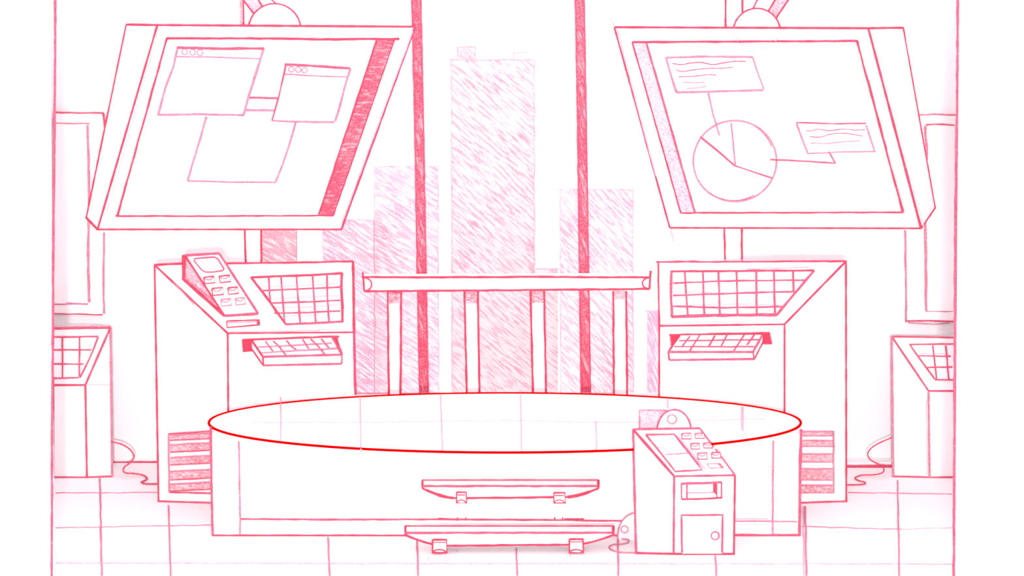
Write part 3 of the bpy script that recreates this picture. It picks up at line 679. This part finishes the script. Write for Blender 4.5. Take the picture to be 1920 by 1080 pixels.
    A = [PD(*lo[0], dl), PD(*lo[1], dl - .05), PD(*lo[2], dl), PD((lo[0][0] + lo[2][0]) / 2, (lo[0][1] + lo[2][1]) / 2, dl + .08)]
    B = [PD(*hi[0], dh), PD(*hi[1], dh - .05), PD(*hi[2], dh), PD((hi[0][0] + hi[2][0]) / 2, (hi[0][1] + hi[2][1]) / 2, dh + .06)]
    a.loft(A, B, WHITE, sides={0 if L else 1: DOTS if L else SIDE})
    for i in range(3): a.ln3([A[i], B[i]], 3.6, 'r')
    a.build('support_arm', root)
    cb = MB(); e = (B[0] + B[1] + B[2] + B[3]) / 4; pc = PY((px[0] + px[1]) / 2, -40, YP)
    cb.tube([e, pc], .035, WHITE, 10); cb.build('arm_bracket', root)
    return root
screen_unit('l'); screen_unit('r')

# ------------------------------------------------------------------ oval table
KY = PZ(1300, 1040).y                   # the kiosk's front foot line
TY = PZ(946, 1005).y                    # the table's front panel
cy = PZ(946, 995).y
ZT = (lambda r: CAM.z + r.z * ((cy - CAM.y) / r.y))(ray(946.5, 793))
tab = thing('oval_table', V((PZ(946.5, 1000).x, cy, 0)), 'long oval white table outlined in bright red, standing before the two big consoles', 'table')
ELY = lambda x: 793 + 55.5 * math.sqrt(1 - ((x - 946.5) / 555) ** 2)
N = 320; el = []
for i in range(N):
    t = 2 * math.pi * i / N
    p = PZ(946.5 + 555 * math.cos(t), 793 + 55.5 * math.sin(t), ZT)
    el.append(p)
# shallow notch in the front rim where the kiosk is docked
xk0, xk1 = PZ(1187.5, 843, ZT).x, PZ(1334, 833, ZT).x; kb_ = KY + .16
rim = []
for p in el:
    q = p.copy()
    if xk0 < q.x < xk1 and q.y < kb_: q.y = kb_
    rim.append(q)
m = MB()
m.loft(rim, [p - V((0, 0, .035)) for p in rim], WHITE)
st = max(i for i in range(N) if rim[i] != el[i]) if any(rim[i] != el[i] for i in range(N)) else 0
cut = [i for i in range(N) if rim[i] != el[i]]
i0, i1 = min(cut), max(cut)
run = [rim[(i1 + 1 + j) % N] for j in range(N - (i1 - i0 + 1))]
run = [PZ(1188, ELY(1188), ZT)] + run if run[0].x < xk0 else [PZ(1334, ELY(1334), ZT)] + run
run = run + ([PZ(1334, ELY(1334), ZT)] if run[-1].x > xk1 else [PZ(1188, ELY(1188), ZT)])
m.tube(run, 5.0 / 2 / PM, INK, 8)
TP = level(ZT)
for a, w, t in (([(526, 745), (527, 790), (526, 826)], 2.8, 'l'), ([(675, 741), (676, 790), (677, 848)], 2.8, 'l'), ([(826, 742), (828, 790), (829, 846)], 3.2, 'l'), ([(976, 741), (977, 790), (978, 846)], 2.6, 'l'),
                ([(1117, 790), (1118, 845)], 3, 'l'), ([(1252, 748), (1252, 766)], 2.6, 'l'), ([(1392, 764), (1392, 808)], 4.6, 'l'),
                ([(475, 793), (560, 792), (700, 793), (830, 790), (977, 789), (1100, 792), (1198, 792)], 2.6, 'l'), ([(1300, 787), (1350, 789), (1400, 786), (1436, 786)], 2.4, 'l'), ([(1316, 782), (1420, 780)], 2, 'g')):
    m.ln(a, TP, w, t, wob=.7)
m.build('tabletop', tab)
m = MB()
xl, xr = 398, 1500
A = [PY(xl, 1005, TY), PY(xr, 1005, TY)]; A[0].z = A[1].z = 0
zt = ZT - .035
q = [A[0], A[1], V((A[1].x, TY, zt)), V((A[0].x, TY, zt))]
m.loft(q, [p + V((0, .35, 0)) for p in q], WHITE)
TPn = upright(TY)
m.ln([(395, 800), (396, 860), (397, 930), (399, 1005)], TPn, 4.4, 'm'); m.ln([(396, 810), (399, 1004)], TPn, 2.4, 'r'); m.ln([(448, 818), (449, 900), (450, 960), (450, 1003)], TPn, 3.4, 'p')
m.ln([(399, 1004), (560, 1004), (765, 1004.5)], TPn, 4.6, 'r'); m.ln([(765, 1004.5), (1000, 1004), (1150, 1003.5), (1195, 1003.5)], TPn, 3.6, 'm'); m.ln([(1375, 1003), (1440, 1003.5), (1500, 1003)], TPn, 5, 'm')
m.ln([(451, 973), (640, 974), (820, 973.5), (1040, 975), (1192, 977)], TPn, 3.8, 'm'); m.ln([(1375, 977), (1430, 977), (1495, 978)], TPn, 3, 'p'); m.ln([(1376, 973), (1440, 973)], TPn, 2.4, 'l')
m.ln([(822, 972), (857, 974)], TPn, 3.4, 'r'); m.ln([(1058, 973), (1095, 973)], TPn, 3.2, 'r')
for x in (858, 873.5, 1040, 1055): m.ln([(x, 970), (x, 976)], TPn, 2.4, 'r')
m.ln([(1450, 820), (1449, 900), (1449, 1003)], TPn, 3.6, 'p'); m.ln([(1502, 805), (1500, 880), (1499, 1005)], TPn, 5.4, 'm'); m.ln([(1501, 900), (1499, 1005)], TPn, 3.4, 'r')
m.ln([(1440, 875), (1455, 875)], TPn, 1.6, 'g'); m.ln([(452, 977), (700, 977)], TPn, 1.6, 'g')
m.build('base_panel', tab)

# ------------------------------------------------------------------ boards with curved undersides
def board(nm, x0, x1, yb, yf, ybot, Yfr, feet, label, cat, mounted):
    """yb/yf: back and front edge of the top; ybot: lowest line of the curved front"""
    root_loc = PY((x0 + x1) / 2, ybot, Yfr)
    zt_ = PY(x0, yf, Yfr).z
    backY = PZ((x0 + x1) / 2, yb, zt_).y
    if not mounted: root_loc.z = 0
    root = thing(nm, root_loc, label, cat)
    m = MB(); pl = upright(Yfr)
    n = 8; c = []
    cw = (x1 - x0) * .2
    for i in range(n + 1): u = i / n; c.append((x0 + cw * u, yf + 4 + (ybot - yf - 4) * math.sin(u * math.pi / 2)))
    for i in range(n + 1): u = i / n; c.append((x1 - cw * (1 - u), ybot - 2 - (ybot - yf - 6) * (1 - math.cos(u * math.pi / 2))))
    prof = [(x0, yf)] + c + [(x1, yf)]
    A = [pl(x, y) for x, y in prof]
    B = [V((p.x, backY, p.z)) for p in A]
    m.loft(A, B, WHITE)
    bl_, br_ = PZ(x0, yb, zt_), PZ(x1, yb, zt_)
    m.ln3([bl_, br_], 4.2, 'r' if not mounted else 'm'); m.ln([(x0, yf), (x1 - 2, yf)], pl, 4, 'm')
    m.ln3([bl_, A[0], A[1]], 3.6, 'r'); m.ln3([br_, A[-1], A[-2]], 4.4, 'r')
    m.ln(c, pl, 4.2, 'r')
    if mounted:
        m.ln(c[1:8], pl, 6, 'r'); m.ln(c[-8:-2], pl, 6, 'r'); m.ln([(x + 4, y + 3) for x, y in c[1:7]], pl, 2, 'l', off=.002)
    m.build('board', root)
    for (fx0, fx1, fy0, fy1) in feet:
        g = MB(); g.slab([(fx0, fy0), (fx1, fy0), (fx1 + 1, fy1), (fx0, fy1)], pl, .03, WHITE, sink=.05)
        o_ = .03
        g.ln([(fx0, fy0), (fx1, fy0), (fx1 + 1, fy1), (fx0, fy1)], pl, 3.2 if mounted else 4.4, 'r', closed=True, off=o_)
        g.ln([(fx0 + 2, fy0 + 5), (fx1 - 2, fy0 + 5)], pl, 2.2, 'm', off=o_)
        g.arc((fx0 + fx1) / 2, fy1, (fx1 - fx0) / 2 - 1, 5.5, 5, 175, pl, 2.2 if mounted else 3, 'r', off=o_)
        g.build('bracket' if mounted else 'foot', root)
board('mounted_shelf', 792, 1122, 901, 911.5, 934, TY - .158, [(856, 874, 923, 943), (1038.5, 1059, 924, 943)], 'shorter shallow board with two square brackets on the table front panel', 'shelf', True)
BY = PZ(950, 1037).y
board('low_bench', 760, 1150, 987, 999, 1023, BY, [(811, 837, 1012, 1036), (1067.5, 1093, 1011, 1036)], 'longer low board on two square feet standing on the floor in front of table', 'bench', False)

# ------------------------------------------------------------------ kiosk
def kiosk():
    Yf = KY; Yr = Yf + .12
    tl, tr = PY(1187, 805, Yr), PY(1312, 803, Yr); fl, fr = PY(1264, 893, Yf), PY(1378, 891, Yf)
    fbl, fbr = PY(1263, 1040, Yf), PY(1376, 1041, Yf); fbl.z = fbr.z = 0
    bl = PY(1193, 1040, Yf); bl.z = 0; bl.y += .02
    root = thing('ticket_kiosk', V(((bl.x + fbr.x) / 2, Yf, 0)), 'small white kiosk with slanted button panel and door at the right of the table', 'kiosk')
    m = MB(); trb = V((fbr.x, Yr, 0)); blb = V((bl.x, Yr, 0))
    m.v = [tl, tr, fr, fl, fbl, fbr, bl, trb, blb]
    for q in ([0, 3, 2, 1], [3, 4, 5, 2], [0, 4, 3], [0, 6, 4], [0, 8, 6], [0, 1, 7, 8], [1, 2, 5], [1, 5, 7], [6, 8, 7, 5, 4]): m.face(q, WHITE)
    SP = Plane(tl, tr, fr); FP = upright(Yf)
    m.ln3([tl, tr], 4, 'm'); m.ln3([tr, fr], 3, 'm'); m.ln3([fl, fr], 4, 'm'); m.ln3([tl, fl], 4.6, 'r'); m.ln3([tl, bl], 4.4, 'm'); m.ln3([p + V((0, -.002, .006)) for p in (bl, fbl, fbr)], 4.6, 'r'); m.ln3([fl, fbl], 4, 'm'); m.ln3([fr, fbr], 3.6, 'r')
    m.build('body', root)
    s = MB(); q = [(1211, 815), (1264, 814), (1316, 881), (1266, 884)]; o = .008
    s.slab(q, SP, o, WHITE); s.ln(q, SP, 3.4, 'm', closed=True, off=o); s.ln([(1247, 852), (1270, 851), (1294, 849)], SP, 2.4, 'p', off=o)
    s.ln([(1233, 826), (1252, 827)], SP, 2, 'g', off=o); s.ln([(1234, 832), (1260, 832)], SP, 2, 'g', off=o); s.ln([(1232, 838), (1244, 840), (1252, 845), (1256, 850)], SP, 2, 'l', off=o)
    s.ln([(1269, 816), (1322, 880)], SP, 4, 'l', off=.002)
    s.build('display', root)
    for (x, y, w, h, t) in ((1278, 813, 18, 10, 'm'), (1303, 813, 18, 9, 'm'), (1295, 832, 17, 10, 'm'), (1319, 831, 17, 9, 'm'), (1308, 850, 18, 11, 'm'), (1334, 849, 17, 10, 'm')):
        button(root, SP, [(x, y), (x + w - 1, y - 1), (x + w, y + h), (x + 1, y + h)], t, 2.6)
    c = MB(); q = [(1325, 870), (1350, 869), (1356, 877), (1332, 878)]
    c.slab(q, SP, .006, WHITE); c.ln(q, SP, 2, 'p', closed=True, off=.006); c.slab([(1346, 870), (1350, 869), (1358, 877), (1352, 877)], SP, .009, FILL); c.build('card_slot', root)
    p = MB(); q = [(1278, 906), (1354, 903), (1354, 935), (1278, 936)]; o = .01
    p.slab(q, FP, o, WHITE); p.ln([(1278, 907), (1320, 906), (1353, 904)], FP, 4.4, 'm', off=o); p.ln([(1353, 904), (1353, 935)], FP, 3.2, 'm', off=o); p.ln([(1278, 936), (1320, 935), (1354, 933)], FP, 3.4, 'r', off=o); p.ln([(1278, 906), (1278, 936)], FP, 3, 'm', off=o)
    p.ln([(1288, 909), (1288, 934)], FP, 3, 'm', off=o); p.ln([(1288, 924), (1338, 923)], FP, 2.2, 'p', off=o); p.slab([(1337, 907), (1344, 907), (1344, 929), (1337, 922)], FP, .013, FILLD); p.ln([(1344, 908), (1344, 933)], FP, 2.6, 'm', off=o)
    p.build('ticket_slot', root)
    d_ = MB(); q = [(1278, 966), (1355, 965), (1354, 1038), (1279, 1038)]
    d_.slab(q, FP, o, WHITE); d_.ln([(1279, 1036), (1278, 966), (1355, 965.5), (1354, 1036)], FP, 3.6, 'm', off=o)
    dd = d_.build('door', root)
    k = MB(); n = 20; q = [(1341 + 7.5 * math.cos(2 * math.pi * i / n), 1004.5 - 7.5 * math.sin(2 * math.pi * i / n)) for i in range(n)]
    k.slab(q, FP, .035, WHITE); k.arc(1341, 1004.5, 7.5, 7.5, 0, 360, FP, 2.6, 'm', off=.035); k.arc(1342, 1004.5, 5, 6, -90, 90, FP, 1.8, 'p', off=.035); k.build('knob', dd)
kiosk()

# round-headed units: one on the table behind the kiosk, one on the floor left of it
def drum(nm, cx, ybase, r_, ytop, pl, dep, t, w, hub, label, cat, z, extra=None):
    n = 20; pts = [(cx + r_[0] * math.cos(math.pi * i / n), ybase - (ybase - ytop) * math.sin(math.pi * i / n) ** .8) for i in range(n + 1)]
    A = [pl(x, y) for x, y in pts]
    for p in (A[0], A[-1]): p.z = z
    root = thing(nm, V((pl(cx, ybase).x, A[0].y, z)), label, cat)
    m = MB(); m.loft(A, [p + V((0, dep, 0)) - V((0, 0, (p.z - z) * .35)) for p in A], WHITE)
    m.ln(pts, pl, w, t)
    m.build('rounded_front', root)
    h = MB(); hq = [(hub[0] + hub[2] * math.cos(2 * math.pi * i / 14), hub[1] - hub[2] * math.sin(2 * math.pi * i / 14)) for i in range(14)]
    h.slab(hq, pl, .01, WHITE); h.arc(hub[0], hub[1], hub[2], hub[2], 0, 360, pl, w * .8, 'p', off=.01, n=16); h.build('hub', root)
    if extra: extra(root, A[0].y)
    return root
Yd = kb_ + .06
pl_t = upright(Yd); yb_t = 793 + (PY(1264, 793, Yd).z - ZT) * 0
# foot of the unit on the tabletop
def px_y(p):
    v = p - CAM; return 540 - FPX * v.dot(UP) / v.dot(FW)
yb_t = px_y(V((1.0, Yd, ZT)))
def box_side(root, Y0):
    m = MB(); pl = upright(Yd + .012)
    A = [pl(x, y) for x, y in ((1199, yb_t), (1252, yb_t), (1252, 770), (1199, 769))]; A[0].z = A[1].z = ZT
    m.loft(A, [p + V((0, .02, 0)) for p in A], DOTS); m.ln([(1199, 803), (1199, 769), (1250, 769)], pl, 2.6, 'p'); m.build('side_box', root)
drum('ticket_roll_holder', 1264, yb_t, (33, 0), 768, pl_t, .12, 'm', 3.2, (1260, 786, 8.5), 'round-topped unit with shaded side box on the oval table behind the kiosk', 'device', ZT, box_side)
Yg = PZ(1180, 1012).y; plg = upright(Yg)
drum('cable_reel', 1196, 1012, (38, 0), 961, plg, .06, 'p', 2.6, (1171, 992.5, 6.5), 'pale round-topped unit on the floor peeking out left of the kiosk', 'device', 0.0)
m = MB()
P = [PZ(x, y, .006) for x, y in smooth([(1192, 1036), (1172, 1036), (1152, 1033), (1142, 1026), (1150, 1021), (1165, 1020), (1177, 1017), (1178, 1012), (1164, 1010)])]
m.tube(P, [1.4 / PM] * len(P), PINK, 6); tag(m.build('loose_cable', org=P[0]), 'pale looped cable on the floor left of the kiosk foot', 'cable')

# ------------------------------------------------------------------ light
wd = bpy.data.worlds.new('overcast_white_sky'); S.world = wd; wd.use_nodes = True
bg = wd.node_tree.nodes['Background']; bg.inputs[0].default_value = (1.0, .77, .835, 1); bg.inputs[1].default_value = 1.92
sun = bpy.data.lights.new('sun', 'SUN'); sun.energy = 1.15; sun.color = (.94, 1, .99); sun.angle = math.radians(1); so = bpy.data.objects.new('sun', sun); COL.objects.link(so)
so.rotation_euler = (math.radians(90 - 12.5), 0, 0)
S.view_settings.view_transform = 'Standard'; S.view_settings.look = 'None'; S.view_settings.exposure = 0; S.view_settings.gamma = 1; S.view_settings.use_curve_mapping = False
